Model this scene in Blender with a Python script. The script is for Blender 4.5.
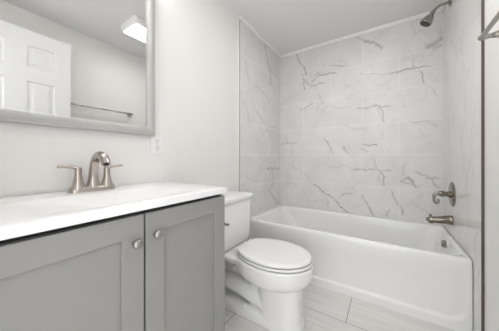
import bpy, bmesh, math, random
import numpy as np
from mathutils import Vector, Matrix

for o in list(bpy.data.objects):
    bpy.data.objects.remove(o)
C = bpy.context.scene.collection
SC = bpy.context.scene
PI = math.pi

# ------------------------------------------------------------------ camera, world, lights, exposure
cam_d = bpy.data.cameras.new('camera')
cam = bpy.data.objects.new('camera', cam_d); C.objects.link(cam)
cam_d.sensor_width = 36.0
cam_d.lens = 209.44 / 499 * 36.0
cam_d.shift_y = -(165.5 - 158.89) / 499
cam_d.clip_start = 0.02
cam.location = (1.106, 0.0, 0.998)
cam.rotation_euler = (PI / 2, 0, 0.5777)
SC.camera = cam

world = bpy.data.worlds.new('hall_daylight'); SC.world = world
world.use_nodes = True
bg = world.node_tree.nodes['Background']
bg.inputs[0].default_value = (0.98, 0.99, 1.0, 1)
bg.inputs[1].default_value = 2.4

VANITY_STRENGTH = 21.0       # the three glass shades above the mirror
LAMP_STRENGTH = 12.5          # the ceiling fixture's diffuser
SC.view_settings.view_transform = 'Standard'
SC.view_settings.look = 'None'
SC.view_settings.exposure = 0.1
SC.view_settings.gamma = 1.0
SC.view_settings.use_curve_mapping = False

# ------------------------------------------------------------------ materials
def mat(name, col, rough=0.5, metal=0.0, spec=0.5, coat=0.0, bump=0.0, bscale=60.0, var=0.0, vscale=8.0, aniso=None):
    m = bpy.data.materials.new(name); m.use_nodes = True
    nt = m.node_tree; N = nt.nodes; Lk = nt.links
    b = N['Principled BSDF']
    b.inputs['Base Color'].default_value = (*col, 1)
    b.inputs['Roughness'].default_value = rough
    b.inputs['Metallic'].default_value = metal
    b.inputs['Specular IOR Level'].default_value = spec
    b.inputs['Coat Weight'].default_value = coat
    b.inputs['Coat Roughness'].default_value = 0.08
    tc = N.new('ShaderNodeTexCoord')
    if var > 0:
        n = N.new('ShaderNodeTexNoise'); n.inputs['Scale'].default_value = vscale; n.inputs['Detail'].default_value = 4
        Lk.new(tc.outputs['Object'], n.inputs['Vector'])
        r = N.new('ShaderNodeMixRGB'); r.blend_type = 'MIX'
        r.inputs[1].default_value = (*[c * (1 - var) for c in col], 1)
        r.inputs[2].default_value = (*[min(1, c * (1 + var)) for c in col], 1)
        Lk.new(n.outputs['Fac'], r.inputs[0]); Lk.new(r.outputs[0], b.inputs['Base Color'])
    if bump > 0:
        n2 = N.new('ShaderNodeTexNoise'); n2.inputs['Scale'].default_value = bscale; n2.inputs['Detail'].default_value = 3
        mp = N.new('ShaderNodeMapping')
        if aniso: mp.inputs['Scale'].default_value = aniso
        Lk.new(tc.outputs['Object'], mp.inputs['Vector']); Lk.new(mp.outputs[0], n2.inputs['Vector'])
        bp = N.new('ShaderNodeBump'); bp.inputs['Strength'].default_value = bump; bp.inputs['Distance'].default_value = 0.002
        Lk.new(n2.outputs['Fac'], bp.inputs['Height']); Lk.new(bp.outputs[0], b.inputs['Normal'])
    return m

M = {}
M['paint'] = mat('wall_paint', (0.86, 0.845, 0.832), 0.55, bump=0.06, bscale=180, var=0.01)
M['ceiling'] = mat('ceiling_paint', (0.86, 0.855, 0.845), 0.8, bump=0.1, bscale=120, var=0.012)
M['white_trim'] = mat('white_trim_paint', (0.94, 0.94, 0.93), 0.35, var=0.01)
M['door_white'] = mat('door_white_paint', (0.87, 0.87, 0.865), 0.38, var=0.008, bump=0.03, bscale=90)
M['cabinet'] = mat('grey_cabinet_paint', (0.305, 0.303, 0.291), 0.45, var=0.03, vscale=14, bump=0.08, bscale=70, aniso=(1, 1, 0.15))
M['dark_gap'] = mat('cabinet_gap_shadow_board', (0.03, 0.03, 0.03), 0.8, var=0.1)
M['solid_surface'] = mat('white_cultured_marble', (0.93, 0.93, 0.925), 0.22, coat=0.2, var=0.008)
M['ceramic'] = mat('white_vitreous_china', (0.90, 0.896, 0.888), 0.12, coat=0.4, var=0.006)
M['seat_plastic'] = mat('white_seat_plastic', (0.90, 0.895, 0.888), 0.25, var=0.005)
M['enamel'] = mat('white_tub_enamel', (0.91, 0.91, 0.903), 0.16, coat=0.3, var=0.006)
M['nickel'] = mat('brushed_nickel', (0.50, 0.455, 0.415), 0.24, metal=1.0, var=0.04, vscale=40, bump=0.05, bscale=300, aniso=(1, 1, 8))
M['knob_nickel'] = mat('satin_nickel_knob', (0.42, 0.41, 0.39), 0.4, metal=1.0, var=0.05, vscale=60)
M['bath_nickel'] = mat('dark_brushed_nickel', (0.24, 0.22, 0.18), 0.12, metal=1.0, var=0.05, vscale=40)
M['shower_nickel'] = mat('polished_nickel', (0.36, 0.345, 0.31), 0.16, metal=1.0, var=0.05, vscale=40)
M['chrome'] = mat('polished_chrome', (0.78, 0.77, 0.75), 0.08, metal=1.0, var=0.01)
M['schluter'] = mat('brushed_metal_tile_edge', (0.17, 0.155, 0.13), 0.3, metal=1.0, var=0.05, vscale=20)
M['frame_silver'] = mat('silver_grey_frame', (0.53, 0.525, 0.51), 0.35, metal=0.0, var=0.02, vscale=10, coat=0.3)
M['mirror_glass'] = mat('mirror_glass', (0.75, 0.755, 0.75), 0.0, metal=1.0, var=0.002)
M['plastic_white'] = mat('white_outlet_plastic', (0.88, 0.875, 0.87), 0.3, var=0.005)
M['slot_dark'] = mat('outlet_slot', (0.05, 0.05, 0.05), 0.6, var=0.1)
M['nozzle_dark'] = mat('dark_rubber_spray_face', (0.03, 0.03, 0.03), 0.4, var=0.2, vscale=200)
M['towel_metal'] = mat('satin_towel_bar_metal', (0.42, 0.405, 0.375), 0.22, metal=1.0, var=0.04, vscale=30)
M['caulk'] = mat('white_caulk', (0.82, 0.82, 0.81), 0.5, var=0.01)

def emit_mat(name, col, strength):
    m = bpy.data.materials.new(name); m.use_nodes = True
    nt = m.node_tree; b = nt.nodes['Principled BSDF']
    b.inputs['Base Color'].default_value = (0.9, 0.9, 0.9, 1)
    b.inputs['Emission Color'].default_value = (*col, 1); b.inputs['Emission Strength'].default_value = strength
    # ribbed acrylic: a fine ripple in how much light comes out
    tc = nt.nodes.new('ShaderNodeTexCoord'); w = nt.nodes.new('ShaderNodeTexWave'); w.inputs['Scale'].default_value = 60
    mr = nt.nodes.new('ShaderNodeMapRange'); mr.inputs[3].default_value = strength * 0.96; mr.inputs[4].default_value = strength * 1.04
    nt.links.new(tc.outputs['Object'], w.inputs['Vector']); nt.links.new(w.outputs['Fac'], mr.inputs[0])
    nt.links.new(mr.outputs[0], b.inputs['Emission Strength'])
    return m
M['diffuser'] = emit_mat('lamp_diffuser', (1.0, 0.985, 0.97), LAMP_STRENGTH)
M['lamp_glass'] = emit_mat('frosted_lamp_glass', (1.0, 0.985, 0.97), VANITY_STRENGTH)

def tile_mat(name, seed, mortar=(0.90, 0.895, 0.885), grout_rough=0.45, rough=0.24, bumpy=0.25):
    """polished marble-look 12x24 in. tile; UV in metres, drawn veins in the attribute 'vein'"""
    m = bpy.data.materials.new(name); m.use_nodes = True
    nt = m.node_tree; N = nt.nodes; Lk = nt.links; b = N['Principled BSDF']
    uv = N.new('ShaderNodeUVMap'); uv.uv_map = 'UVMap'
    br = N.new('ShaderNodeTexBrick')
    br.offset = 0.5; br.offset_frequency = 2; br.squash = 1.0
    br.inputs['Scale'].default_value = 1.0
    br.inputs['Brick Width'].default_value = 0.61
    br.inputs['Row Height'].default_value = 0.305
    br.inputs['Mortar Size'].default_value = 0.0024
    br.inputs['Mortar Smooth'].default_value = 0.3
    br.inputs['Color1'].default_value = (0.775, 0.77, 0.757, 1)
    br.inputs['Color2'].default_value = (0.815, 0.81, 0.797, 1)
    br.inputs['Mortar'].default_value = (*mortar, 1)
    Lk.new(uv.outputs[0], br.inputs['Vector'])
    # clouding inside the stone
    n1 = N.new('ShaderNodeTexNoise'); n1.inputs['Scale'].default_value = 3.2; n1.inputs['Detail'].default_value = 6
    n1.inputs['Distortion'].default_value = 1.2
    off = N.new('ShaderNodeVectorMath'); off.operation = 'ADD'; off.inputs[1].default_value = (seed * 3.1, seed * 1.7, 0)
    Lk.new(uv.outputs[0], off.inputs[0]); Lk.new(off.outputs[0], n1.inputs['Vector'])
    r1 = N.new('ShaderNodeMapRange'); r1.inputs[1].default_value = 0.3; r1.inputs[2].default_value = 0.7
    r1.inputs[3].default_value = 0.95; r1.inputs[4].default_value = 1.04
    Lk.new(n1.outputs['Fac'], r1.inputs[0])
    mul = N.new('ShaderNodeMixRGB'); mul.blend_type = 'MULTIPLY'; mul.inputs[0].default_value = 1
    Lk.new(br.outputs['Color'], mul.inputs[1]); Lk.new(r1.outputs[0], mul.inputs[2])
    # fine faint veins: thin ridges of a distorted noise
    n2 = N.new('ShaderNodeTexNoise'); n2.inputs['Scale'].default_value = 2.4; n2.inputs['Detail'].default_value = 5
    n2.inputs['Distortion'].default_value = 0.9; Lk.new(off.outputs[0], n2.inputs['Vector'])
    sb = N.new('ShaderNodeMath'); sb.operation = 'SUBTRACT'; sb.inputs[1].default_value = 0.52; Lk.new(n2.outputs['Fac'], sb.inputs[0])
    ab = N.new('ShaderNodeMath'); ab.operation = 'ABSOLUTE'; Lk.new(sb.outputs[0], ab.inputs[0])
    r2 = N.new('ShaderNodeMapRange'); r2.inputs[1].default_value = 0.0; r2.inputs[2].default_value = 0.007
    r2.inputs[3].default_value = 0.13; r2.inputs[4].default_value = 0.0; Lk.new(ab.outputs[0], r2.inputs[0])
    at = N.new('ShaderNodeAttribute'); at.attribute_name = 'vein'
    n3 = N.new('ShaderNodeTexNoise'); n3.inputs['Scale'].default_value = 28; n3.inputs['Detail'].default_value = 4
    Lk.new(off.outputs[0], n3.inputs['Vector'])
    r3 = N.new('ShaderNodeMapRange'); r3.inputs[1].default_value = 0.3; r3.inputs[2].default_value = 0.65
    r3.inputs[3].default_value = 0.42; r3.inputs[4].default_value = 1.0; Lk.new(n3.outputs['Fac'], r3.inputs[0])
    vm = N.new('ShaderNodeMath'); vm.operation = 'MULTIPLY'; Lk.new(at.outputs['Fac'], vm.inputs[0]); Lk.new(r3.outputs[0], vm.inputs[1])
    mx = N.new('ShaderNodeMath'); mx.operation = 'MAXIMUM'; Lk.new(vm.outputs[0], mx.inputs[0]); Lk.new(r2.outputs[0], mx.inputs[1])
    # no vein on the grout
    inv = N.new('ShaderNodeMath'); inv.operation = 'SUBTRACT'; inv.inputs[0].default_value = 1.0; Lk.new(br.outputs['Fac'], inv.inputs[1])
    vg = N.new('ShaderNodeMath'); vg.operation = 'MULTIPLY'; Lk.new(mx.outputs[0], vg.inputs[0]); Lk.new(inv.outputs[0], vg.inputs[1])
    mix = N.new('ShaderNodeMixRGB'); mix.inputs[2].default_value = (0.09, 0.088, 0.085, 1)
    Lk.new(vg.outputs[0], mix.inputs[0]); Lk.new(mul.outputs[0], mix.inputs[1])
    Lk.new(mix.outputs[0], b.inputs['Base Color'])
    rr = N.new('ShaderNodeMapRange'); b.inputs['Specular IOR Level'].default_value = 0.35
    rr.inputs[3].default_value = rough; rr.inputs[4].default_value = grout_rough
    Lk.new(br.outputs['Fac'], rr.inputs[0]); Lk.new(rr.outputs[0], b.inputs['Roughness'])
    bp = N.new('ShaderNodeBump'); bp.inputs['Strength'].default_value = bumpy; bp.inputs['Distance'].default_value = 0.001; bp.invert = True
    Lk.new(br.outputs['Fac'], bp.inputs['Height']); Lk.new(bp.outputs[0], b.inputs['Normal'])
    return m
M['tile_back'] = tile_mat('marble_tile_back', 1, rough=0.32)
M['tile_left'] = tile_mat('marble_tile_left', 2)
M['tile_right'] = tile_mat('marble_tile_right', 3, (0.79, 0.785, 0.775), 0.14, 0.11, 0.02)

def floor_mat():
    m = bpy.data.materials.new('grained_porcelain_floor_tile'); m.use_nodes = True
    nt = m.node_tree; N = nt.nodes; Lk = nt.links; b = N['Principled BSDF']
    tc = N.new('ShaderNodeTexCoord')
    mp = N.new('ShaderNodeMapping'); mp.inputs['Location'].default_value = (-0.90, -1.39, 0)
    Lk.new(tc.outputs['Object'], mp.inputs['Vector'])
    br = N.new('ShaderNodeTexBrick'); br.offset = 0.5; br.offset_frequency = 2
    br.inputs['Scale'].default_value = 1; br.inputs['Brick Width'].default_value = 0.61; br.inputs['Row Height'].default_value = 0.305
    br.inputs['Mortar Size'].default_value = 0.002; br.inputs['Mortar Smooth'].default_value = 0.1
    br.inputs['Color1'].default_value = (0.79, 0.77, 0.755, 1); br.inputs['Color2'].default_value = (0.83, 0.815, 0.80, 1)
    br.inputs['Mortar'].default_value = (0.20, 0.19, 0.18, 1)
    mp2 = N.new('ShaderNodeMapping'); mp2.inputs['Location'].default_value = (-0.90 + 0.305, -1.39, 0)
    Lk.new(tc.outputs['Object'], mp2.inputs['Vector']); Lk.new(mp2.outputs[0], br.inputs['Vector'])
    st = N.new('ShaderNodeMapping'); st.inputs['Scale'].default_value = (2.2, 45, 1)
    Lk.new(tc.outputs['Object'], st.inputs['Vector'])
    n = N.new('ShaderNodeTexNoise'); n.inputs['Scale'].default_value = 1.0; n.inputs['Detail'].default_value = 6; n.inputs['Distortion'].default_value = 0.4
    Lk.new(st.outputs[0], n.inputs['Vector'])
    r = N.new('ShaderNodeMapRange'); r.inputs[1].default_value = 0.3; r.inputs[2].default_value = 0.7
    r.inputs[3].default_value = 0.90; r.inputs[4].default_value = 1.06; Lk.new(n.outputs['Fac'], r.inputs[0])
    mu = N.new('ShaderNodeMixRGB'); mu.blend_type = 'MULTIPLY'; mu.inputs[0].default_value = 1
    Lk.new(br.outputs['Color'], mu.inputs[1]); Lk.new(r.outputs[0], mu.inputs[2]); Lk.new(mu.outputs[0], b.inputs['Base Color'])
    b.inputs['Roughness'].default_value = 0.4
    bp = N.new('ShaderNodeBump'); bp.inputs['Strength'].default_value = 0.3; bp.inputs['Distance'].default_value = 0.001; bp.invert = True
    Lk.new(br.outputs['Fac'], bp.inputs['Height']); Lk.new(bp.outputs[0], b.inputs['Normal'])
    return m
M['floor'] = floor_mat()

# ------------------------------------------------------------------ mesh helpers (world coordinates; obj() makes them local)
ORG = {}
def thing(name, label, cat, loc, group=None):
    o = bpy.data.objects.new(name, None); C.objects.link(o)
    o.empty_display_size = 0.05
    o.location = loc; o['label'] = label; o['category'] = cat
    if group: o['group'] = group
    ORG[o] = Vector(loc)
    return o

def obj(name, bm, m, parent=None, smooth=True, label=None, angle=35, org=None):
    org = Vector(org) if org is not None else (ORG[parent] if parent is not None else Vector((0, 0, 0)))
    bmesh.ops.translate(bm, verts=bm.verts, vec=-org)
    bmesh.ops.recalc_face_normals(bm, faces=bm.faces)
    me = bpy.data.meshes.new(name); bm.to_mesh(me); bm.free()
    me.materials.append(M[m])
    o = bpy.data.objects.new(name, me); C.objects.link(o)
    if smooth:
        for p in me.polygons: p.use_smooth = True
        try: me.set_sharp_from_angle(angle=math.radians(angle))
        except Exception: pass
    if parent is not None:
        o.parent = parent
    else:
        o.location = org
    if label: o['label'] = label
    ORG[o] = org
    return o

def struct(name, bm, m, parent=None, smooth=False):
    o = obj(name, bm, m, parent, smooth)
    if parent is None: o['kind'] = 'structure'
    return o

def box(bm, x0, x1, y0, y1, z0, z1, bev=0.0, seg=2):
    t = bmesh.new()
    vs = [t.verts.new((x, y, z)) for x in (x0, x1) for y in (y0, y1) for z in (z0, z1)]
    for f in ((0, 1, 3, 2), (4, 6, 7, 5), (0, 4, 5, 1), (2, 3, 7, 6), (0, 2, 6, 4), (1, 5, 7, 3)):
        t.faces.new([vs[i] for i in f])
    if bev > 0:
        bmesh.ops.bevel(t, geom=list(t.edges), offset=bev, segments=seg, profile=0.5, affect='EDGES')
    merge(bm, t); return bm

def merge(bm, t):
    me = bpy.data.meshes.new('tmp'); t.to_mesh(me); t.free(); bm.from_mesh(me); bpy.data.meshes.remove(me)

def loft(bm, rings, cap0=True, cap1=True):
    R = [[bm.verts.new(p) for p in r] for r in rings]
    n = len(R[0])
    for a, b in zip(R, R[1:]):
        for i in range(n):
            j = (i + 1) % n
            bm.faces.new((a[i], a[j], b[j], b[i]))
    if cap0: bm.faces.new(R[0][::-1])
    if cap1: bm.faces.new(R[-1])
    return bm

def frame_axes(d):
    d = Vector(d).normalized()
    u = Vector((0, 0, 1)) if abs(d.z) < 0.9 else Vector((1, 0, 0))
    a = d.cross(u).normalized(); b = d.cross(a).normalized()
    return d, a, b

def lathe(bm, p, d, prof, n=32, cap0=True, cap1=True):
    """prof: list of (distance along d, radius)"""
    d, a, b = frame_axes(d); p = Vector(p)
    rings = [[p + d * t + (a * math.cos(2 * PI * i / n) + b * math.sin(2 * PI * i / n)) * r for i in range(n)] for t, r in prof]
    return loft(bm, rings, cap0, cap1)

def crom(pts, n):
    P = [Vector(p) for p in pts]; P = [P[0] * 2 - P[1]] + P + [P[-1] * 2 - P[-2]]
    out = []
    for k in range(1, len(P) - 2):
        for i in range(n):
            t = i / n
            a, b, c, d = P[k - 1:k + 3]
            out.append(0.5 * ((2 * b) + (-a + c) * t + (2 * a - 5 * b + 4 * c - d) * t * t + (-a + 3 * b - 3 * c + d) * t ** 3))
    out.append(P[-2]); return out

def tube(bm, pts, rad, n=16, sub=6, sq=1.0, cap=True):
    """swept tube; rad scalar or one value per control point; sq flattens the second axis"""
    if isinstance(rad, (int, float)): rad = [rad] * len(pts)
    path = crom(pts, sub) if sub > 1 else [Vector(p) for p in pts]
    rr = [max(1e-4, v.x) for v in crom([(r, 0, 0) for r in rad], sub)] if sub > 1 else rad
    d0, a, b = frame_axes(path[1] - path[0])
    rings = []
    for i, p in enumerate(path):
        d = (path[min(i + 1, len(path) - 1)] - path[max(i - 1, 0)]).normalized()
        a = (a - d * a.dot(d)).normalized(); b = d.cross(a).normalized()
        rings.append([p + (a * math.cos(2 * PI * k / n) + b * sq * math.sin(2 * PI * k / n)) * rr[i] for k in range(n)])
    return loft(bm, rings, cap, cap)

def rrect(x0, x1, y0, y1, r, z, n=8):
    pts = []
    for cx, cy, a0 in ((x1 - r, y1 - r, 0), (x0 + r, y1 - r, PI / 2), (x0 + r, y0 + r, PI), (x1 - r, y0 + r, 1.5 * PI)):
        for i in range(n + 1):
            a = a0 + PI / 2 * i / n
            pts.append(Vector((cx + r * math.cos(a), cy + r * math.sin(a), z)))
    return pts

def selli(cx, cy, hx, hy, e, z, n=48):
    out = []
    for i in range(n):
        a = 2 * PI * i / n; c, s = math.cos(a), math.sin(a)
        out.append(Vector((cx + hx * math.copysign(abs(c) ** (2 / e), c), cy + hy * math.copysign(abs(s) ** (2 / e), s), z)))
    return out

# ------------------------------------------------------------------ dimensions (metres; x from the vanity wall, y from the camera, z up)
W, YB, YT, YTILE = 1.515, 2.402, 1.666, 1.535
ZC, ZTR, ZTUB = 2.283, 2.257, 0.428
YF = -0.10                       # inner face of the doorway wall
XR = 1.525                       # painted right wall
XL = -0.008                      # painted left wall

VEINS_BACK = [
    ([(0.154, 0.985), (0.179, 0.888), (0.29, 0.844), (0.349, 0.777), (0.407, 0.711)], 0.01, 0.35),
    ([(0.407, 0.711), (0.485, 0.66), (0.592, 0.592), (0.664, 0.534), (0.714, 0.476), (0.772, 0.431)], 0.012, 1.0),
    ([(0.694, 0.591), (0.753, 0.628), (0.82, 0.645)], 0.016, 0.5),
    ([(0.384, 0.514), (0.485, 0.536), (0.571, 0.491)], 0.012, 0.25),
    ([(0.463, 0.658), (0.561, 0.556), (0.582, 0.459)], 0.012, 0.25),
    ([(0.302, 0.634), (0.337, 0.521), (0.395, 0.435)], 0.012, 0.2),
    ([(0.204, 2.24), (0.253, 2.144), (0.302, 2.062), (0.337, 1.972)], 0.022, 0.6),
    ([(0.29, 1.994), (0.296, 1.899), (0.314, 1.814)], 0.016, 0.7),
    ([(0.302, 1.921), (0.361, 1.851), (0.441, 1.836), (0.539, 1.85)], 0.022, 0.5),
    ([(0.395, 1.891), (0.463, 1.933), (0.55, 1.937), (0.644, 1.927)], 0.028, 0.55),
    ([(0.372, 1.953), (0.485, 1.962), (0.592, 1.938)], 0.04, 0.25),
    ([(0.603, 2.012), (0.674, 2.006), (0.743, 1.968)], 0.01, 0.7),
    ([(0.253, 1.576), (0.326, 1.59), (0.395, 1.638)], 0.02, 0.4),
    ([(0.326, 1.544), (0.395, 1.581)], 0.012, 0.4),
    ([(0.463, 1.719), (0.507, 1.667), (0.507, 1.611)], 0.03, 0.25),
    ([(0.592, 1.577), (0.694, 1.541), (0.791, 1.539)], 0.02, 0.2),
    ([(0.009, 1.187), (0.102, 1.192), (0.204, 1.181)], 0.01, 0.75),
    ([(0.102, 1.204), (0.076, 1.279)], 0.02, 0.3),
    ([(0.154, 1.154), (0.16, 1.081), (0.166, 1.009)], 0.012, 0.4),
    ([(0.539, 1.23), (0.582, 1.139), (0.623, 1.062)], 0.016, 0.55),
    ([(0.724, 1.124), (0.772, 1.06)], 0.025, 0.45),
    ([(0.866, 1.508), (0.937, 1.514), (1.023, 1.517), (1.146, 1.496)], 0.012, 0.75),
    ([(1.023, 1.537), (1.073, 1.472), (1.09, 1.364)], 0.014, 0.6),
    ([(1.04, 1.496), (1.049, 1.426)], 0.016, 0.3),
    ([(0.902, 1.149), (0.955, 1.137), (1.032, 1.129)], 0.014, 0.75),
    ([(0.902, 1.098), (0.955, 1.077)], 0.03, 0.25),
    ([(0.81, 0.883), (0.972, 0.894), (1.032, 0.889), (1.146, 0.887)], 0.012, 0.7),
    ([(0.998, 0.997), (1.023, 0.928), (1.049, 0.89)], 0.014, 0.4),
    ([(1.057, 0.88), (1.09, 0.814), (1.09, 0.746)], 0.018, 0.6),
    ([(1.04, 0.831), (1.057, 0.773)], 0.03, 0.25),
    ([(1.23, 0.793), (1.275, 0.823), (1.311, 0.788), (1.339, 0.745)], 0.03, 0.55),
    ([(1.23, 0.783), (1.289, 0.769), (1.339, 0.754)], 0.02, 0.4),
    ([(1.332, 0.889), (1.388, 0.846), (1.442, 0.814), (1.488, 0.756)], 0.02, 0.5),
    ([(1.402, 0.82), (1.455, 0.836), (1.495, 0.834)], 0.02, 0.45),
    ([(1.253, 0.942), (1.238, 0.877), (1.223, 0.802)], 0.016, 0.25),
    ([(0.911, 0.623), (0.937, 0.565), (0.972, 0.499), (1.007, 0.435)], 0.02, 0.55),
    ([(1.146, 0.683), (1.177, 0.62), (1.215, 0.559), (1.245, 0.479)], 0.016, 0.55),
    ([(1.114, 0.451), (1.13, 0.501)], 0.02, 0.4),
    ([(1.297, 0.623), (1.354, 0.567), (1.415, 0.513)], 0.016, 0.25),
    ([(0.884, 1.863), (1.023, 1.832), (1.153, 1.803)], 0.012, 0.35),
    ([(1.153, 1.803), (1.215, 1.822), (1.325, 1.815)], 0.014, 0.8),
    ([(1.311, 1.832), (1.429, 1.808)], 0.014, 0.65),
    ([(1.304, 1.933), (1.315, 1.876), (1.325, 1.828)], 0.016, 0.3),
    ([(1.36, 1.784), (1.381, 1.726), (1.388, 1.671)], 0.012, 0.7),
    ([(1.388, 1.671), (1.442, 1.608), (1.482, 1.549)], 0.014, 0.25),
    ([(0.911, 2.201), (0.955, 2.177), (1.007, 2.141), (1.065, 2.085)], 0.035, 0.55),
    ([(1.422, 1.981), (1.469, 2.002), (1.507, 2.033)], 0.06, 0.55),
    ([(1.455, 1.962), (1.501, 1.975)], 0.05, 0.4),
    ([(0.592, 0.898), (0.743, 0.923), (0.902, 0.885)], 0.016, 0.22),
    ([(0.791, 2.342), (0.847, 2.241), (0.92, 2.188)], 0.04, 0.2),
    ([(0.753, 1.355), (0.838, 1.296), (0.929, 1.299)], 0.03, 0.15),
    ([(1.289, 1.335), (1.395, 1.333), (1.469, 1.283)], 0.03, 0.2),
    ([(0.036, 0.662), (0.141, 0.718), (0.217, 0.663)], 0.02, 0.2),
]
VEINS_LEFT = [
    ([(2.006, 2.251), (2.052, 2.117), (2.124, 2.009), (2.148, 1.835)], 0.03, 0.7),
    ([(2.099, 2.046), (2.199, 2.013), (2.279, 1.945)], 0.02, 0.4),
    ([(1.636, 1.949), (1.653, 1.823), (1.706, 1.725)], 0.03, 0.3),
    ([(1.587, 1.542), (1.67, 1.446), (1.706, 1.327)], 0.03, 0.25),
    ([(1.798, 1.491), (1.94, 1.433), (2.076, 1.321), (2.174, 1.217)], 0.025, 0.35),
    ([(2.052, 0.892), (2.174, 0.89), (2.363, 0.876)], 0.02, 0.8),
    ([(2.174, 0.869), (2.225, 0.749), (2.124, 0.644)], 0.03, 0.4),
    ([(1.94, 1.252), (2.076, 1.343), (2.279, 1.393)], 0.02, 0.35),
    ([(1.798, 1.742), (1.962, 1.716), (2.124, 1.634)], 0.03, 0.3),
    ([(2.076, 0.65), (2.199, 0.565), (2.334, 0.459)], 0.03, 0.45),
    ([(1.619, 0.847), (1.742, 0.79), (1.857, 0.76)], 0.02, 0.25),
    ([(1.571, 0.749), (1.706, 0.657), (1.817, 0.581)], 0.03, 0.2),
]
VEINS_RIGHT = [
    ([(2.117, 1.878), (2.011, 1.723), (2.036, 1.556)], 0.03, 0.35),
    ([(1.852, 1.816), (1.895, 1.707), (1.832, 1.555)], 0.03, 0.3),
    ([(1.756, 1.527), (1.832, 1.429), (1.812, 1.3)], 0.03, 0.3),
    ([(2.175, 1.486), (2.036, 1.344), (2.117, 1.212)], 0.03, 0.3),
    ([(1.832, 1.242), (1.895, 1.088), (1.832, 0.928)], 0.03, 0.35),
    ([(1.639, 1.266), (1.703, 1.107), (1.67, 0.908)], 0.03, 0.3),
    ([(1.72, 0.992), (1.793, 0.839), (1.756, 0.664)], 0.03, 0.35),
    ([(1.594, 0.62), (1.654, 0.52), (1.623, 0.438)], 0.03, 0.45),
    ([(1.873, 0.573), (1.793, 0.527), (1.72, 0.468)], 0.03, 0.35),
    ([(1.566, 0.421), (1.608, 0.348), (1.58, 0.309)], 0.02, 0.5),
    ([(2.175, 1.066), (2.205, 0.951), (2.145, 0.854)], 0.03, 0.3),
    ([(2.269, 1.79), (2.269, 1.67), (2.302, 1.559)], 0.04, 0.3),
]

def vein_field(U, V, lines, seed):
    """how strongly each grid point lies on one of the drawn veins"""
    rng = np.random.RandomState(seed)
    f = np.zeros_like(U)
    ph = rng.rand(6) * 6.28
    U2 = U + 0.006 * np.sin(V * 41 + ph[0]) + 0.003 * np.sin(V * 103 + U * 37 + ph[1]) + 0.002 * np.sin(V * 260 + ph[4])
    V2 = V + 0.006 * np.sin(U * 47 + ph[2]) + 0.003 * np.sin(U * 97 - V * 43 + ph[3]) + 0.002 * np.sin(U * 240 + ph[5])
    for pts, w, s in lines:
        for (a, b), (c, d) in zip(pts, pts[1:]):
            dx, dy = c - a, d - b; L2 = dx * dx + dy * dy + 1e-9
            t = np.clip(((U2 - a) * dx + (V2 - b) * dy) / L2, 0, 1)
            dist = np.hypot(U2 - a - t * dx, V2 - b - t * dy)
            f = np.maximum(f, s * np.exp(-(dist / (w * 0.36)) ** 2))
    return f

def tiled_wall(name, m, h0, h1, z0, z1, step, place, uvf, lines, seed, thick):
    """one tiled wall: a fine front sheet, closed to a slab of real thickness. place(h, z, depth) -> point"""
    nh = int((h1 - h0) / step) + 1; nz = int((z1 - z0) / step) + 1
    H = np.linspace(h0, h1, nh); Z = np.linspace(z0, z1, nz)
    UU, VV = np.meshgrid(H, Z, indexing='ij')
    f = vein_field(UU, VV, lines, seed)
    verts = [place(h, z, 0) for h in H for z in Z]
    faces = [(i * nz + j, (i + 1) * nz + j, (i + 1) * nz + j + 1, i * nz + j + 1) for i in range(nh - 1) for j in range(nz - 1)]
    n0 = len(verts)
    verts += [place(h, z, thick) for h, z in ((h0, z0), (h1, z0), (h1, z1), (h0, z1))]
    faces.append((n0, n0 + 3, n0 + 2, n0 + 1))
    bot = [i * nz for i in range(nh)]; top = [i * nz + nz - 1 for i in range(nh)]
    lf = list(range(nz)); rt = [(nh - 1) * nz + j for j in range(nz)]
    faces += [tuple([n0 + 1, n0] [::1] + bot), tuple([n0 + 3, n0 + 2] + top[::-1]), tuple([n0, n0 + 3] + lf[::-1]), tuple([n0 + 2, n0 + 1] + rt)]
    me = bpy.data.meshes.new(name); me.from_pydata([tuple(v) for v in verts], [], faces)
    uvl = me.uv_layers.new(name='UVMap')
    vu = np.zeros((len(verts), 2))
    hz = [(h, z) for h in H for z in Z] + [(h0, z0), (h1, z0), (h1, z1), (h0, z1)]
    vu = np.array([uvf(h, z) for h, z in hz])
    li = np.zeros(len(me.loops), dtype=np.int32); me.loops.foreach_get('vertex_index', li)
    uvl.data.foreach_set('uv', vu[li].ravel().astype(np.float32))
    at = me.attributes.new('vein', 'FLOAT', 'POINT')
    at.data.foreach_set('value', np.concatenate([f.ravel(), np.zeros(4)]).astype(np.float32))
    bm = bmesh.new(); bm.from_mesh(me); bmesh.ops.recalc_face_normals(bm, faces=bm.faces); bm.to_mesh(me); bm.free()
    me.materials.append(M[m])
    o = bpy.data.objects.new(name, me); C.objects.link(o); o['kind'] = 'structure'
    return o

# ------------------------------------------------------------------ room shell
DX0, DX1, DZ = 0.60, 1.392, 2.06       # the doorway behind the camera
b = bmesh.new(); box(b, -0.12, 1.65, -1.6, 2.53, -0.1, 0.0); struct('floor', b, 'floor')
b = bmesh.new(); box(b, -0.12, 1.65, YF - 0.12, 2.53, ZC, ZC + 0.1); struct('ceiling', b, 'ceiling')
b = bmesh.new(); box(b, -0.12, XL, YF - 0.12, 2.53, 0, ZC); struct('wall_left', b, 'paint')
b = bmesh.new(); box(b, XR, 1.65, YF - 0.12, 2.53, 0, ZC); struct('wall_right', b, 'paint')
b = bmesh.new()
box(b, XL, DX0, YF - 0.12, YF, 0, ZC); box(b, DX1, XR, YF - 0.12, YF, 0, ZC); box(b, DX0, DX1, YF - 0.12, YF, DZ, ZC)
struct('wall_front', b, 'paint')
b = bmesh.new()
for x0, x1 in ((DX0 - 0.06, DX0), (DX1, DX1 + 0.06)): box(b, x0, x1, YF - 0.0005, YF + 0.014, 0, DZ + 0.06, 0.004)
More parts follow.
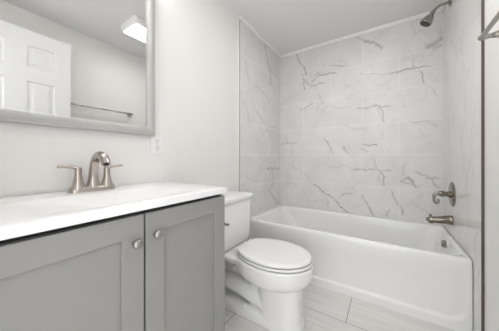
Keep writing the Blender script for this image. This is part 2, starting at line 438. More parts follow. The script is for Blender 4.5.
box(b, DX0, DX1, YF - 0.0005, YF + 0.014, DZ, DZ + 0.06, 0.004)
struct('trim_1', b, 'white_trim')

tiled_wall('wall_back', 'tile_back', -0.0, W, 0.0, ZTR, 0.004, lambda h, z, d: (h, YB + d * 1.0, z),
           lambda h, z: (W - h + 0.305 + 0.305, z - ZTUB + 0.61), VEINS_BACK, 5, 0.12)
tiled_wall('wall_alcove_left', 'tile_left', YTILE, YB, 0.0, ZTR, 0.006, lambda h, z, d: (0.0 - d, h, z),
           lambda h, z: (h - 1.817 + 0.61 * 3, z - ZTUB + 0.61 + 0.305 - 0.305), [(p, w, k * 0.75) for p, w, k in VEINS_LEFT], 6, 0.0078)
tiled_wall('wall_alcove_right', 'tile_right', YTILE + 0.012, YB, 0.0, ZTR, 0.006, lambda h, z, d: (W + d, h, z),
           lambda h, z: (h - 1.7 + 0.61 * 3, z - ZTUB + 0.61), [(p, w, k * 0.5) for p, w, k in VEINS_RIGHT], 7, 0.0098)

# white cap moulding where tile meets ceiling
b = bmesh.new()
def cap_prof(place, a0, a1):
    pr = [(0, ZTR - 0.002), (0.012, ZTR - 0.002), (0.019, ZTR + 0.004), (0.020, ZTR + 0.012), (0.020, ZC), (0, ZC)]
    loft(b, [[place(a, d, z) for d, z in pr] for a in (a0, a1)])
cap_prof(lambda a, d, z: Vector((a, YB - d, z)), 0.0, W)
struct('trim_2', b, 'white_trim')
b = bmesh.new(); cap_prof(lambda a, d, z: Vector((d, a, z)), YTILE - 0.004, YB); struct('trim_3', b, 'white_trim')
b = bmesh.new(); cap_prof(lambda a, d, z: Vector((W - d, a, z)), YTILE + 0.010, YB); struct('trim_4', b, 'white_trim')
# metal tile edges
b = bmesh.new(); box(b, XL, 0.0025, YTILE - 0.009, YTILE, 0.0, ZTR, 0.001); struct('trim_5', b, 'schluter')
b = bmesh.new(); box(b, W - 0.0015, XR, YTILE + 0.0065, YTILE + 0.012, 0.0, ZTR, 0.001); struct('trim_6', b, 'schluter')
b = bmesh.new(); box(b, XL, 0.004, YTILE - 0.016, YTILE - 0.009, 0.0, ZTR + 0.01, 0.002); struct('trim_7', b, 'caulk')
# baseboards
b = bmesh.new(); box(b, XL, XL + 0.014, 0.775, YTILE - 0.017, 0.0, 0.09, 0.004); struct('baseboard_left', b, 'white_trim')
b = bmesh.new(); box(b, XR - 0.014, XR, YF + 0.02, YTILE - 0.012, 0.0, 0.09, 0.004); struct('baseboard_right', b, 'white_trim')

# ------------------------------------------------------------------ the open six-panel door (seen in the mirror)
DY0, DY1, DXI, DXO, DTOP = -0.065, 0.715, 1.35, 1.385, 2.045
def door_panels():
    ys = (0.435, 0.605); ys2 = (DY0 + 0.11, DY0 + 0.11 + 0.17)
    ys2 = (0.045, 0.215 + 0.1)
    ys2 = (0.145, 0.315)
    out = []
    for y0, y1 in (ys, ys2):
        for z0, z1 in ((1.742, 1.922), (0.93, 1.63), (0.22, 0.80)): out.append((y0, y1, z0, z1))
    return out
b = bmesh.new()
PN = door_panels()
# face sheet with sunk, raised-field panels: grid lines at every panel edge
def door_face(bm, x, sx):
    ys = sorted({DY0, DY1, *[p[0] for p in PN], *[p[1] for p in PN]}); zs = sorted({0.012, DTOP, *[p[2] for p in PN], *[p[3] for p in PN]})
    for ya, yb in zip(ys, ys[1:]):
        for za, zb in zip(zs, zs[1:]):
            isp = any(abs(p[0] - ya) < 1e-6 and abs(p[1] - yb) < 1e-6 and abs(p[2] - za) < 1e-6 and abs(p[3] - zb) < 1e-6 for p in PN)
            if not isp:
                bm.faces.new([bm.verts.new(v) for v in ((x, ya, za), (x, yb, za), (x, yb, zb), (x, ya, zb))]); continue
            rings = []
            for ins, dp in ((0, 0), (0.008, 0.010), (0.020, 0.010), (0.042, 0.002)):
                rings.append([Vector((x + sx * dp, ya + ins, za + ins)), Vector((x + sx * dp, yb - ins, za + ins)), Vector((x + sx * dp, yb - ins, zb - ins)), Vector((x + sx * dp, ya + ins, zb - ins))])
            loft(bm, rings, cap0=False, cap1=True)
door_face(b, DXI, 1); door_face(b, DXO, -1)
for ya, yb, za, zb in ((DY0, DY0, 0.012, DTOP), (DY1, DY1, 0.012, DTOP)):
    b.faces.new([b.verts.new(v) for v in ((DXI, ya, za), (DXO, ya, za), (DXO, ya, zb), (DXI, ya, zb))])
for z in (0.012, DTOP):
    b.faces.new([b.verts.new(v) for v in ((DXI, DY0, z), (DXO, DY0, z), (DXO, DY1, z), (DXI, DY1, z))])
bmesh.ops.remove_doubles(b, verts=b.verts, dist=1e-5)
door = struct('door_1', b, 'door_white')
for sx, x in ((-1, DXI), (1, DXO)):
    b = bmesh.new()
    lathe(b, (x, DY1 - 0.07, 0.93), (sx, 0, 0), [(-0.001, 0.028), (0.004, 0.028), (0.006, 0.012), (0.014, 0.010), (0.019, 0.017), (0.027, 0.020), (0.034, 0.016), (0.037, 0.005)])
    obj('doorknob', b, 'knob_nickel', door, label='satin nickel round knob')
for z in (0.25, 1.05, 1.85):
    b = bmesh.new(); lathe(b, (DXI + 0.002, DY0 - 0.002, z - 0.045), (0, 0, 1), [(0, 0.006), (0.09, 0.006)], n=12); obj('hinge', b, 'knob_nickel', door)

# ------------------------------------------------------------------ bathtub
tub = thing('bathtub', 'white enamelled alcove bathtub with recessed apron below the marble tiles', 'bathtub', (W / 2, (YT + YB) / 2, 0))
X0, X1 = 0.003, W - 0.003
b = bmesh.new()
Y0, Y1 = YT, YB - 0.002
rings = []
def ring(dl, dr, df, db, r, z): rings.append(rrect(X0 + dl, X1 - dr, Y0 + df, Y1 - db, r, z, 10))
ring(0, 0, 0.000, 0, 0.006, ZTUB - 0.040)
ring(0, 0, 0.000, 0, 0.006, ZTUB - 0.020)
ring(0.0, 0.0, 0.003, 0.0, 0.008, ZTUB - 0.007)
ring(0.001, 0.001, 0.010, 0.001, 0.012, ZTUB - 0.001)
ring(0.004, 0.004, 0.020, 0.004, 0.02, ZTUB)
ring(0.035, 0.012, 0.044, 0.026, 0.05, ZTUB - 0.002)
ring(0.048, 0.018, 0.054, 0.034, 0.065, ZTUB - 0.008)
ring(0.058, 0.024, 0.061, 0.040, 0.075, ZTUB - 0.025)
ring(0.075, 0.038, 0.072, 0.047, 0.09, ZTUB - 0.07)
ring(0.13, 0.058, 0.098, 0.060, 0.12, ZTUB - 0.16)
ring(0.19, 0.075, 0.115, 0.078, 0.13, ZTUB - 0.26)
ring(0.235, 0.10, 0.14, 0.105, 0.13, ZTUB - 0.325)
ring(0.28, 0.15, 0.19, 0.155, 0.11, ZTUB - 0.348)
ring(0.36, 0.22, 0.25, 0.22, 0.08, ZTUB - 0.352)
loft(b, rings, cap0=False, cap1=True)
# apron: a grid pushed in where the panel is recessed
def sstep(a, b_, x):
    t = min(1, max(0, (x - a) / (b_ - a))); return t * t * (3 - 2 * t)
def apron_y(x, z):
    # signed distance to the rounded recess
    cx, cz, hx, hz, r = (0.03 + 1.482) / 2, (0.062 + 0.55) / 2, (1.482 - 0.03) / 2, (0.55 - 0.062) / 2, 0.07
    qx, qz = abs(x - cx) - hx + r, abs(z - cz) - hz + r
    d = math.hypot(max(qx, 0), max(qz, 0)) + min(max(qx, qz), 0) - r
    y = YT + 0.015 * sstep(0.004, -0.009, d) * (1 - sstep(0.20, 0.385, z))
    if z < 0.012: y -= 0.0
    return y
nx, nz = 150, 60
G = [[None] * (nz + 1) for _ in range(nx + 1)]
for i in range(nx + 1):
    for j in range(nz + 1):
        x = X0 + (X1 - X0) * i / nx; z = 0.0 + (ZTUB - 0.040) * j / nz
        G[i][j] = b.verts.new((x, YT if j == nz else apron_y(x, z), z))
for i in range(nx):
    for j in range(nz): b.faces.new((G[i][j], G[i + 1][j], G[i + 1][j + 1], G[i][j + 1]))
for x in (X0, X1):
    b.faces.new([b.verts.new(v) for v in ((x, YT + 0.02, 0), (x, Y1, 0), (x, Y1, ZTUB - 0.04), (x, YT + 0.02, ZTUB - 0.04))])
b.normal_update()
me_t = obj('basin', b, 'enamel', tub, angle=60)
b = bmesh.new(); box(b, X0 + 0.001, X1 - 0.001, YT - 0.006, YT + 0.006, 0.0, 0.007, 0.003); obj('caulk_bead', b, 'caulk', tub)
b = bmesh.new()
ox, oy, oz = 1.452, 2.06, 0.378
nrm = Vector((-1, 0, 0.16)).normalized()
lathe(b, Vector((ox + 0.028, oy, oz)), nrm, [(0, 0.024), (0.004, 0.024), (0.007, 0.021), (0.009, 0.012)], n=32)
ov = obj('overflow_plate', b, 'enamel', tub, label='round overflow plate')
b = bmesh.new()
box(b, ox - 0.006, ox + 0.022, oy - 0.015, oy + 0.015, oz - 0.026, oz + 0.024, 0.008); obj('trip_lever', b, 'shower_nickel', ov, label='small chrome trip lever')
b = bmesh.new(); lathe(b, (1.20, 2.03, ZTUB - 0.353), (0, 0, 1), [(0, 0.033), (0.004, 0.032), (0.005, 0.022), (0.012, 0.018), (0.014, 0.006)]); obj('drain', b, 'chrome', tub, label='chrome drain')

# ------------------------------------------------------------------ shower fittings on the right tiled wall
sh = thing('wall_shower', 'brushed nickel shower head on a bent arm, high on the right tiled wall', 'shower', (W, 2.145, 2.176))
b = bmesh.new(); lathe(b, (W + 0.001, 2.145, 2.176), (-1, 0, 0), [(0, 0.030), (0.004, 0.030), (0.012, 0.020), (0.016, 0.012)]); obj('flange', b, 'shower_nickel', sh)
hd = Vector((-0.55, 0, -0.83)).normalized(); hp = Vector((1.412, 2.145, 2.137))
b = bmesh.new(); tube(b, [(W, 2.145, 2.176), (1.475, 2.145, 2.180), (1.444, 2.145, 2.171), (1.425, 2.145, 2.154), tuple(hp)], 0.0092); obj('shower_arm', b, 'shower_nickel', sh)
b = bmesh.new(); lathe(b, hp - hd * 0.012, hd, [(0, 0.011), (0.004, 0.015), (0.016, 0.017), (0.024, 0.014), (0.028, 0.016), (0.040, 0.024), (0.060, 0.034), (0.080, 0.040), (0.092, 0.042), (0.097, 0.040), (0.099, 0.036)])
head = obj('head', b, 'shower_nickel', sh)
b = bmesh.new(); lathe(b, hp + hd * 0.0855, hd, [(0, 0.036), (0.004, 0.036), (0.005, 0.030)])
for k in range(18):
    r_ = 0.028 if k < 12 else 0.015; a = 2 * PI * k / (12 if k < 12 else 6)
    dd, aa, bb = frame_axes(hd)
    lathe(b, hp + hd * 0.089 + aa * r_ * math.cos(a) + bb * r_ * math.sin(a), hd, [(0, 0.0025), (0.003, 0.002)], n=8)
obj('spray_face', b, 'nozzle_dark', head, label='dark rubber spray face')

vy, vz = 2.105, 0.738
va = thing('shower_valve', 'tub valve with round plate and hooked lever handle above the spout', 'valve', (W, vy, vz))
b = bmesh.new(); lathe(b, (W + 0.001, vy, vz), (-1, 0, 0), [(0, 0.090), (0.004, 0.090), (0.009, 0.084), (0.012, 0.06), (0.014, 0.03)], n=48); obj('escutcheon', b, 'bath_nickel', va)
b = bmesh.new(); lathe(b, (W - 0.010, vy, vz - 0.002), (-1, 0, 0.02), [(0, 0.024), (0.012, 0.024), (0.018, 0.019), (0.034, 0.018), (0.044, 0.022), (0.058, 0.021), (0.068, 0.015), (0.076, 0.012)])
hb = obj('handle', b, 'bath_nickel', va)
b = bmesh.new()
tube(b, [(1.447, vy, vz), (1.432, vy, vz + 0.001), (1.414, vy, vz - 0.012), (1.410, vy, vz - 0.038), (1.415, vy, vz - 0.066), (1.430, vy, vz - 0.076), (1.438, vy, vz - 0.062), (1.432, vy, vz - 0.044)], [0.011, 0.011, 0.010, 0.0085, 0.008, 0.008, 0.008, 0.007])
obj('lever', b, 'shower_nickel', hb, label='bright hooked lever')

sy, sz = 2.105, 0.546
sp = thing('tub_spout', 'nickel tub spout with diverter knob sticking out over the bathtub end', 'tub spout', (W, sy, sz))
b = bmesh.new()
tube(b, [(W + 0.001, sy, sz), (1.509, sy, sz), (1.500, sy, sz - 0.001), (1.46, sy, sz - 0.005), (1.42, sy, sz - 0.010), (1.398, sy, sz - 0.012), (1.384, sy, sz - 0.018), (1.380, sy, sz - 0.028)], [0.034, 0.035, 0.033, 0.029, 0.025, 0.023, 0.021, 0.015], n=24)
lathe(b, (1.394, sy, sz - 0.012), (0, 0, -1), [(0, 0.017), (0.026, 0.015), (0.027, 0.010)], n=20)
obj('body', b, 'bath_nickel', sp)
b = bmesh.new(); lathe(b, (1.391, sy, sz + 0.002), (0, 0, 1), [(0, 0.004), (0.014, 0.004), (0.015, 0.009), (0.025, 0.009), (0.028, 0.005)], n=16); obj('diverter_knob', b, 'bath_nickel', sp)

# ------------------------------------------------------------------ towel bar on the right wall
tb = thing('towel_bar', 'satin metal towel bar on the painted right wall behind the open door', 'towel bar', (XR, 1.0, 1.503))
bx, bz = 1.456, 1.530
b = bmesh.new(); lathe(b, (bx, 0.725, bz), (0, 1, 0), [(0, 0.009), (0.60, 0.009)], n=20); obj('bar', b, 'towel_metal', tb)
for y in (0.715, 1.325):
    b = bmesh.new()
    lathe(b, (XR + 0.0005, y, bz), (-1, 0, 0), [(0, 0.025), (0.005, 0.025), (0.010, 0.021), (0.018, 0.014), (0.045, 0.010), (0.052, 0.011), (0.060, 0.0135), (0.070, 0.0135), (0.077, 0.010), (0.080, 0.004)], n=24)
    obj('post', b, 'towel_metal', tb)

# ------------------------------------------------------------------ ceiling light (seen in the mirror)
cl = thing('ceiling_light', 'white rectangular ceiling light with glowing diffuser, seen in the mirror', 'light fixture', (0.92, 1.295, ZC))
lx0, lx1, ly0, ly1, lz = 0.785, 1.052, 1.0, 1.60, ZC - 0.068
b = bmesh.new()
loft(b, [rrect(lx0 + i, lx1 - i, ly0 + i, ly1 - i, r, z, 5) for i, r, z in ((0.004, 0.02, ZC), (0, 0.02, ZC - 0.012), (0, 0.02, lz + 0.012), (0.006, 0.02, lz + 0.002), (0.016, 0.016, lz), (0.022, 0.014, lz + 0.004))], cap0=True, cap1=True)
obj('housing', b, 'plastic_white', cl)
b = bmesh.new()
loft(b, [rrect(lx0 + i, lx1 - i, ly0 + i, ly1 - i, 0.012, z, 5) for i, z in ((0.022, lz + 0.003), (0.024, lz - 0.003), (0.034, lz - 0.007))], cap0=True, cap1=True)
obj('diffuser', b, 'diffuser', cl, label='glowing white diffuser')

# ------------------------------------------------------------------ vanity cabinet
CF = 0.462                                   # front of the doors
cy0, cy1 = -0.002, 0.773
vc = thing('vanity_cabinet', 'grey painted two-door vanity cabinet under the white countertop', 'cabinet', (0.22, (cy0 + cy1) / 2, 0))
b = bmesh.new()
box(b, 0.0, CF - 0.021, cy0, cy0 + 0.016, 0.0, 0.836); box(b, 0.0, CF - 0.021, cy1 - 0.016, cy1, 0.0, 0.836)
box(b, 0.0, 0.012, cy0 + 0.016, cy1 - 0.016, 0.10, 0.80)
box(b, 0.012, CF - 0.021, cy0 + 0.016, cy1 - 0.016, 0.10, 0.116)
box(b, 0.35, 0.366, cy0 + 0.016, cy1 - 0.016, 0.0, 0.10)
obj('carcass', b, 'cabinet', vc, smooth=False)
b = bmesh.new(); box(b, CF - 0.034, CF - 0.0215, cy0 + 0.016, cy1 - 0.016, 0.116, 0.836); obj('gap_shade_panel', b, 'dark_gap', vc, smooth=False)  # near-black board behind the doors, its colour standing in for shade in the gaps
def shaker(y0, y1, z0, z1, t=0.020, st=0.066, top=0.066, bot=0.075):
    b = bmesh.new()
    x0, x1 = CF - t, CF
    bev = 0.0015
    # frame front as rings with a sunk flat panel
    def rect(i, x): return [Vector((x, y0 + i, z0 + i)), Vector((x, y1 - i, z0 + i)), Vector((x, y1 - i, z1 - i)), Vector((x, y0 + i, z1 - i))]
    def inner(i, x): return [Vector((x, y0 + st + i, z0 + bot + i)), Vector((x, y1 - st - i, z0 + bot + i)), Vector((x, y1 - st - i, z1 - top - i)), Vector((x, y0 + st + i, z1 - top - i))]
    loft(b, [rect(0, x0), rect(0, x1 - bev), rect(bev, x1), inner(-0.001, x1), inner(0.0, x1 - 0.001), inner(0.0, x1 - 0.0095)])
    return b
gap_y = 0.378
for y0, y1, ky, kz in ((cy0 + 0.002, gap_y - 0.0036, 0.343, 0.742), (gap_y + 0.0036, cy1 - 0.001, 0.411, 0.751)):
    d = obj('door', shaker(y0, y1, 0.105, 0.823), 'cabinet', vc, smooth=False)
    b = bmesh.new()
    lathe(b, (CF - 0.0005, ky, kz), (1, 0, 0), [(0, 0.008), (0.003, 0.0075), (0.006, 0.0055), (0.012, 0.0055), (0.015, 0.010), (0.018, 0.0135), (0.022, 0.0146), (0.026, 0.0136), (0.030, 0.010), (0.0315, 0.004)], n=28)
    obj('knob', b, 'knob_nickel', d, label='round satin nickel knob')

# ------------------------------------------------------------------ countertop with moulded basin
CT = 0.864
ct = thing('countertop', 'glossy white vanity countertop with moulded basin, on the grey cabinet', 'countertop', (0.235, 0.38, CT - 0.028))
b = bmesh.new()
kx0, kx1, ky0, ky1 = 0.0, 0.473, -0.015, 0.775
rg = []
def cr(i, r, z): rg.append(rrect(kx0 + i * 0.2, kx1 - i, ky0 + i, ky1 - i, r, z, 8))
cr(0.002, 0.004, CT - 0.027); cr(0, 0.005, CT - 0.025); cr(0, 0.005, CT - 0.004); cr(0.0015, 0.005, CT - 0.001); cr(0.005, 0.005, CT)
def br_(x0, x1, y0, y1, r, z): rg.append(rrect(x0, x1, y0, y1, r, z, 8))
br_(0.138, 0.440, 0.110, 0.650, 0.06, CT - 0.0001)
br_(0.146, 0.430, 0.125, 0.635, 0.07, CT - 0.0012)
br_(0.160, 0.412, 0.150, 0.605, 0.08, CT - 0.005)
br_(0.178, 0.390, 0.185, 0.565, 0.09, CT - 0.014)
br_(0.198, 0.366, 0.23, 0.515, 0.08, CT - 0.027)
br_(0.222, 0.338, 0.28, 0.460, 0.05, CT - 0.038)
br_(0.245, 0.310, 0.33, 0.410, 0.03, CT - 0.044)
br_(0.258, 0.298, 0.35, 0.390, 0.015, CT - 0.046)
loft(b, rg, cap0=False, cap1=True)
b.faces.new([b.verts.new(v) for v in rrect(kx0, kx1 - 0.002, ky0 + 0.002, ky1 - 0.002, 0.004, CT - 0.0265, 8)][::-1]) if False else None
obj('slab', b, 'solid_surface', ct, angle=40)
b = bmesh.new(); lathe(b, (0.275, 0.37, CT - 0.0465), (0, 0, 1), [(0, 0.022), (0.003, 0.021), (0.004, 0.012), (0.006, 0.010)]); obj('drain', b, 'chrome', ct, label='chrome basin drain')

# ------------------------------------------------------------------ faucet
fx, fy = 0.068, 0.381
fa = thing('faucet', 'brushed nickel two-handle faucet with arched spout standing on the countertop', 'faucet', (fx, fy, CT))
b = bmesh.new()
loft(b, [selli(fx, fy, 0.027 - i, 0.082 - i, 3.2, CT + z, 48) for i, z in ((0, -0.0005), (0.0005, 0.010), (0.002, 0.016), (0.005, 0.020), (0.010, 0.022))])
base = obj('base_plate', b, 'nickel', fa)
b = bmesh.new()
tube(b, [(fx, fy, CT + 0.012), (fx, fy, CT + 0.05), (fx + 0.006, fy, CT + 0.090), (fx + 0.022, fy, CT + 0.128), (fx + 0.058, fy, CT + 0.148), (fx + 0.100, fy, CT + 0.138), (fx + 0.120, fy, CT + 0.112)],
     [0.026, 0.0185, 0.0165, 0.0165, 0.0170, 0.0168, 0.0155], n=24, sub=8)
spo = obj('spout', b, 'nickel', fa)
b = bmesh.new(); lathe(b, (fx + 0.1195, fy, CT + 0.113), (0.3, 0, -0.95), [(0, 0.0105), (0.005, 0.010)], n=20); obj('aerator', b, 'nozzle_dark', spo)
for s in (-1, 1):
    hy = fy + s * 0.052
    b = bmesh.new()
    lathe(b, (fx, hy, CT + 0.010), (0, 0, 1), [(0, 0.026), (0.008, 0.0255), (0.016, 0.022), (0.03, 0.0175), (0.055, 0.0130), (0.075, 0.0125), (0.082, 0.0128), (0.088, 0.0115), (0.091, 0.006)], n=28)
    h = obj('handle', b, 'nickel', fa)
    b = bmesh.new()
    tube(b, [(fx, hy - s * 0.004, CT + 0.091), (fx, hy + s * 0.012, CT + 0.099), (fx, hy + s * 0.035, CT + 0.102), (fx, hy + s * 0.063, CT + 0.104)], [0.0115, 0.0105, 0.0088, 0.0085], n=18, sq=0.62)
    obj('lever', b, 'nickel', h)

# ------------------------------------------------------------------ wall mirror
mi = thing('wall_mirror', 'framed wall mirror with silver-grey moulding hung above the vanity', 'mirror', (XL, 0.32, 1.125))
my0, my1, mz0, mz1 = -0.060, 0.694, 1.127, 1.94
b = bmesh.new()
def mr(i, x): return [Vector((x, my0 + i, mz0 + i)), Vector((x, my1 - i, mz0 + i)), Vector((x, my1 - i, mz1 - i)), Vector((x, my0 + i, mz1 - i))]
loft(b, [mr(0, 0.0), mr(0, 0.022), mr(0.002, 0.025), mr(0.005, 0.0255), mr(0.0062, 0.0235), mr(0.009, 0.0245), mr(0.016, 0.030), mr(0.026, 0.0335), mr(0.034, 0.0335), mr(0.039, 0.031), mr(0.0415, 0.028), mr(0.042, 0.012)], cap0=True, cap1=False)
obj('frame', b, 'frame_silver', mi, angle=25)
b = bmesh.new(); box(b, 0.004, 0.014, my0 + 0.041, my1 - 0.041, mz0 + 0.041, mz1 - 0.041); obj('glass', b, 'mirror_glass', mi, smooth=False, label='mirror glass')

# ------------------------------------------------------------------ vanity light above the mirror
vl = thing('vanity_light', 'three-globe vanity light on the wall above the mirror', 'light fixture', (XL, 0.32, 2.09))
b = bmesh.new(); box(b, XL, 0.018, 0.06, 0.58, 2.055, 2.125, 0.006); obj('backplate', b, 'nickel', vl)
for y in (0.12, 0.32, 0.52):
    b = bmesh.new(); tube(b, [(0.017, y, 2.09), (0.05, y, 2.09), (0.085, y, 2.095), (0.105, y, 2.115), (0.105, y, 2.135)], 0.008); lathe(b, (0.105, y, 2.140), (0, 0, -1), [(0, 0.018), (0.02, 0.022), (0.022, 0.020)], n=20)
    arm = obj('arm', b, 'nickel', vl)
    b = bmesh.new(); lathe(b, (0.105, y, 2.125), (0, 0, -1), [(0, 0.018), (0.01, 0.030), (0.03, 0.045), (0.055, 0.052), (0.08, 0.045), (0.098, 0.028), (0.106, 0.008)], n=24); obj('globe', b, 'lamp_glass', vl, label='frosted glass globe')

# ------------------------------------------------------------------ wall outlet
ou = thing('wall_outlet', 'white double electrical outlet on the wall beside the mirror corner', 'outlet', (XL, 0.718, 1.078))
b = bmesh.new()
oy0, oy1, oz0, oz1 = 0.683, 0.761, 1.018, 1.140
def orr(i, x): return [Vector((x, p.x, p.y)) for p in rrect(oy0 + i, oy1 - i, oz0 + i, oz1 - i, 0.005, 0, 4)]
loft(b, [orr(0, XL), orr(0, XL + 0.002), orr(0.002, XL + 0.005), orr(0.006, XL + 0.0062)])
pl = obj('cover_plate', b, 'plastic_white', ou)
for zc in (1.098, 1.058):
    b = bmesh.new()
    def rr_(i, x): return [Vector((x, p.x, p.y)) for p in rrect(0.722 - 0.017 + i, 0.722 + 0.017 - i, zc - 0.0155 + i, zc + 0.0155 - i, 0.008, 0, 5)]
    loft(b, [rr_(0, XL + 0.0055), rr_(0, XL + 0.0082), rr_(0.001, XL + 0.0088)])
    rc = obj('socket', b, 'plastic_white', ou)
    b = bmesh.new()
    for dy in (-0.0065, 0.0065): box(b, XL + 0.0085, XL + 0.0092, 0.722 + dy - 0.0014, 0.722 + dy + 0.0014, zc + 0.000, zc + 0.010)
    lathe(b, (XL + 0.0085, 0.722, zc - 0.007), (1, 0, 0), [(0, 0.003), (0.0007, 0.003)], n=12)
    obj('slots', b, 'slot_dark', rc, smooth=False)
b = bmesh.new(); lathe(b, (XL + 0.0058, 0.722, 1.078), (1, 0, 0), [(0, 0.0035), (0.0012, 0.003)], n=14); obj('screw', b, 'chrome', pl)

# ------------------------------------------------------------------ toilet
TY = 1.185
to = thing('toilet', 'white two-piece toilet with closed lid between vanity and bathtub', 'toilet', (0.42, TY, 0))
prof_t = [(0, 0.098), (0.05, 0.122), (0.12, 0.146), (0.25, 0.172), (0.42, 0.187), (0.58, 0.184), (0.72, 0.166), (0.83, 0.138), (0.91, 0.104), (0.96, 0.070), (0.99, 0.035), (1.0, 0.0)]
def hw_at(t):
    for (a, ya), (c, yc) in zip(prof_t, prof_t[1:]):
        if a <= t <= c: return ya + (yc - ya) * (t - a) / (c - a)
    return 0
def egg(xb, xf, z, k=1.0, hwk=1.0, n=30):
    ts = [0.5 - 0.5 * math.cos(PI * (0.12 + 0.88 * i / n)) for i in range(n + 1)]
    t0 = ts[0]; ts = [(t - t0) / (1 - t0) for t in ts]
    c = (xb + xf) / 2
    up = []
    for t in ts:
        # smooth the width table
        h = sum(hw_at(min(1, max(0, t + d))) for d in (-0.02, -0.01, 0, 0.01, 0.02)) / 5 if t < 0.9 else 0.104 * math.sqrt(max(0, (1 - t) / 0.09)) * (1 + 0.0 * t) if t > 0.91 else hw_at(t)
        up.append((xb + (xf - xb) * t, h * hwk))
    pts = [Vector((x, h, 0)) for x, h in up] + [Vector((x, -h, 0)) for x, h in up[-2::-1]]
    return [Vector((c + (p.x - c) * k, TY + p.y * k, z)) for p in pts]
b = bmesh.new()
# bowl
loft(b, [egg(0.27, 0.760, z, k, 0.985) for z, k in ((0.3820, 0.985), (0.3780, 1.0), (0.3580, 1.0), (0.3330, 0.99), (0.3080, 0.962), (0.2860, 0.92), (0.2680, 0.86), (0.2580, 0.76), (0.2280, 0.5))])
# front column
loft(b, [selli(cx, TY, hx, hy, 3.0, z, 40) for cx, hx, hy, z in ((0.570, 0.135, 0.112, 0.0), (0.570, 0.135, 0.112, 0.02), (0.566, 0.132, 0.107, 0.06), (0.564, 0.130, 0.104, 0.15), (0.566, 0.132, 0.108, 0.24), (0.570, 0.140, 0.115, 0.30))])
# web under the bowl, rear deck and foot
box(b, 0.14, 0.55, TY - 0.020, TY + 0.020, 0.0, 0.36)
loft(b, [rrect(0.055, 0.40, TY - 0.15 + i, TY + 0.15 - i, 0.05, z, 6) for i, z in ((0.045, 0.318), (0.02, 0.335), (0.0, 0.350), (0.0, 0.370), (0.005, 0.376))])
loft(b, [rrect(0.10 + i, 0.60, TY - 0.108 + i, TY + 0.108 - i, 0.05, z, 6) for i, z in ((0, 0), (0, 0.04), (0.004, 0.058), (0.02, 0.070), (0.04, 0.074))])
for s in (-1, 1):
    q = TY + s * 0.050
    tube(b, [(0.52, q, 0.11), (0.44, q, 0.125), (0.34, q, 0.150), (0.24, q, 0.165), (0.15, q, 0.165), (0.10, q, 0.15)], [0.045, 0.050, 0.052, 0.052, 0.048, 0.03], n=18)
    tube(b, [(0.20, q, 0.345), (0.29, q, 0.315), (0.36, q, 0.250), (0.42, q, 0.195), (0.50, q, 0.170)], [0.018, 0.022, 0.024, 0.024, 0.026], n=16)
    lathe(b, (0.25, TY + s * 0.02, 0.272), (0, s, 0), [(0, 0.020), (0.045, 0.017), (0.052, 0.008)], n=16)
me = bpy.data.meshes.new('bowl_raw'); bmesh.ops.recalc_face_normals(b, faces=b.faces); b.to_mesh(me); b.free()
raw = bpy.data.objects.new('bowl_raw', me); C.objects.link(raw)
md = raw.modifiers.new('r', 'REMESH'); md.mode = 'VOXEL'; md.voxel_size = 0.006
ms = raw.modifiers.new('s', 'SMOOTH'); ms.factor = 0.5; ms.iterations = 8
bpy.context.view_layer.update()
dg = bpy.context.evaluated_depsgraph_get()
me2 = bpy.data.meshes.new_from_object(raw.evaluated_get(dg))
bpy.data.objects.remove(raw)
b = bmesh.new(); b.from_mesh(me2); bpy.data.meshes.remove(me2)
bowl = obj('bowl', b, 'ceramic', to, angle=180)
for s in (-1, 1):
    b = bmesh.new(); lathe(b, (0.355, TY + s * 0.088, 0.064), (0, 0, 1), [(0, 0.013), (0.010, 0.013), (0.018, 0.010), (0.021, 0.004)], n=18); obj('bolt_cap', b, 'seat_plastic', bowl)
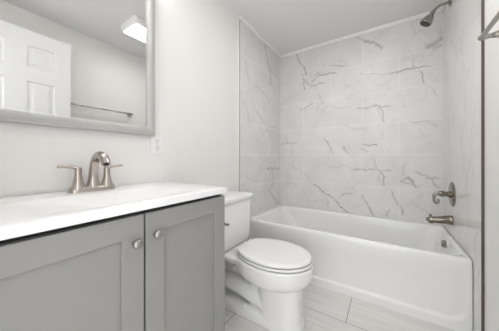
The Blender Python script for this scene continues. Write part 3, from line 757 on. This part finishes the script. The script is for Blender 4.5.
# seat, lid
b = bmesh.new(); loft(b, [egg(0.302, 0.753, z, k, 0.955) for z, k in ((0.3945, 0.5), (0.3945, 0.955), (0.3945, 0.972), (0.3882, 0.982), (0.3882, 0.99), (0.3900, 1.0), (0.3990, 1.0), (0.4015, 0.992), (0.4018, 0.96), (0.4018, 0.5))]); obj('seat', b, 'seat_plastic', to)
b = bmesh.new(); loft(b, [egg(0.300, 0.749, z, k, 0.955) for z, k in ((0.4190, 0.5), (0.4190, 0.955), (0.4180, 0.972), (0.4078, 0.980), (0.4076, 0.988), (0.4090, 0.997), (0.4190, 0.998), (0.4240, 0.985), (0.4265, 0.955), (0.4280, 0.85), (0.4290, 0.5), (0.4290, 0.1))]); lid = obj('lid', b, 'seat_plastic', to)
b = bmesh.new(); loft(b, [egg(0.31, 0.752, z, 0.965) for z in (0.3790, 0.4005)]); obj('seat_bumper_ring', b, 'slot_dark', to) if False else b.free()
for s in (-1, 1):
    b = bmesh.new(); lathe(b, (0.283, TY + s * 0.075 - 0.02, 0.405), (0, 1, 0), [(0, 0.009), (0.002, 0.011), (0.038, 0.011), (0.04, 0.009)], n=16); box(b, 0.273, 0.293, TY + s * 0.075 - 0.016, TY + s * 0.075 + 0.016, 0.380, 0.407, 0.002); obj('hinge', b, 'seat_plastic', to)
# tank
b = bmesh.new()
loft(b, [rrect(0.012 + ix, 0.226 - fxx, TY - h, TY + h, r, z, 8) for ix, fxx, h, r, z in ((0.03, 0.030, 0.165, 0.03, 0.3845), (0.012, 0.008, 0.185, 0.035, 0.387), (0.006, 0.004, 0.193, 0.035, 0.400), (0.004, 0.004, 0.199, 0.035, 0.50), (0, 0.004, 0.208, 0.035, 0.68), (0.004, 0.010, 0.206, 0.035, 0.692), (0.004, 0.010, 0.206, 0.035, 0.700))])
tank = obj('tank', b, 'ceramic', to)
b = bmesh.new()
loft(b, [rrect(0.004 + i, 0.236 - i, TY - 0.224 + i, TY + 0.224 - i, 0.035, z, 8) for i, z in ((0.008, 0.6985), (0.002, 0.6995), (0, 0.704), (0, 0.718), (0.003, 0.726), (0.009, 0.731), (0.025, 0.7335), (0.06, 0.735))]); obj('tank_lid', b, 'ceramic', to)
b = bmesh.new(); lathe(b, (0.222, 1.045, 0.575), (1, 0, 0), [(0, 0.014), (0.006, 0.013), (0.014, 0.008), (0.022, 0.008)], n=20)
tube(b, [(0.240, 1.035, 0.577), (0.243, 1.050, 0.574), (0.245, 1.066, 0.569)], [0.008, 0.0075, 0.010], n=14, sq=0.8)
obj('flush_lever', b, 'bath_nickel', to, label='small nickel flush lever')
for s in (-1, 1):
    b = bmesh.new(); lathe(b, (0.16, TY + s * 0.07, 0.3745), (0, 0, 1), [(0, 0.016), (0.0105, 0.016)], n=12); obj('tank_gasket', b, 'slot_dark', to)
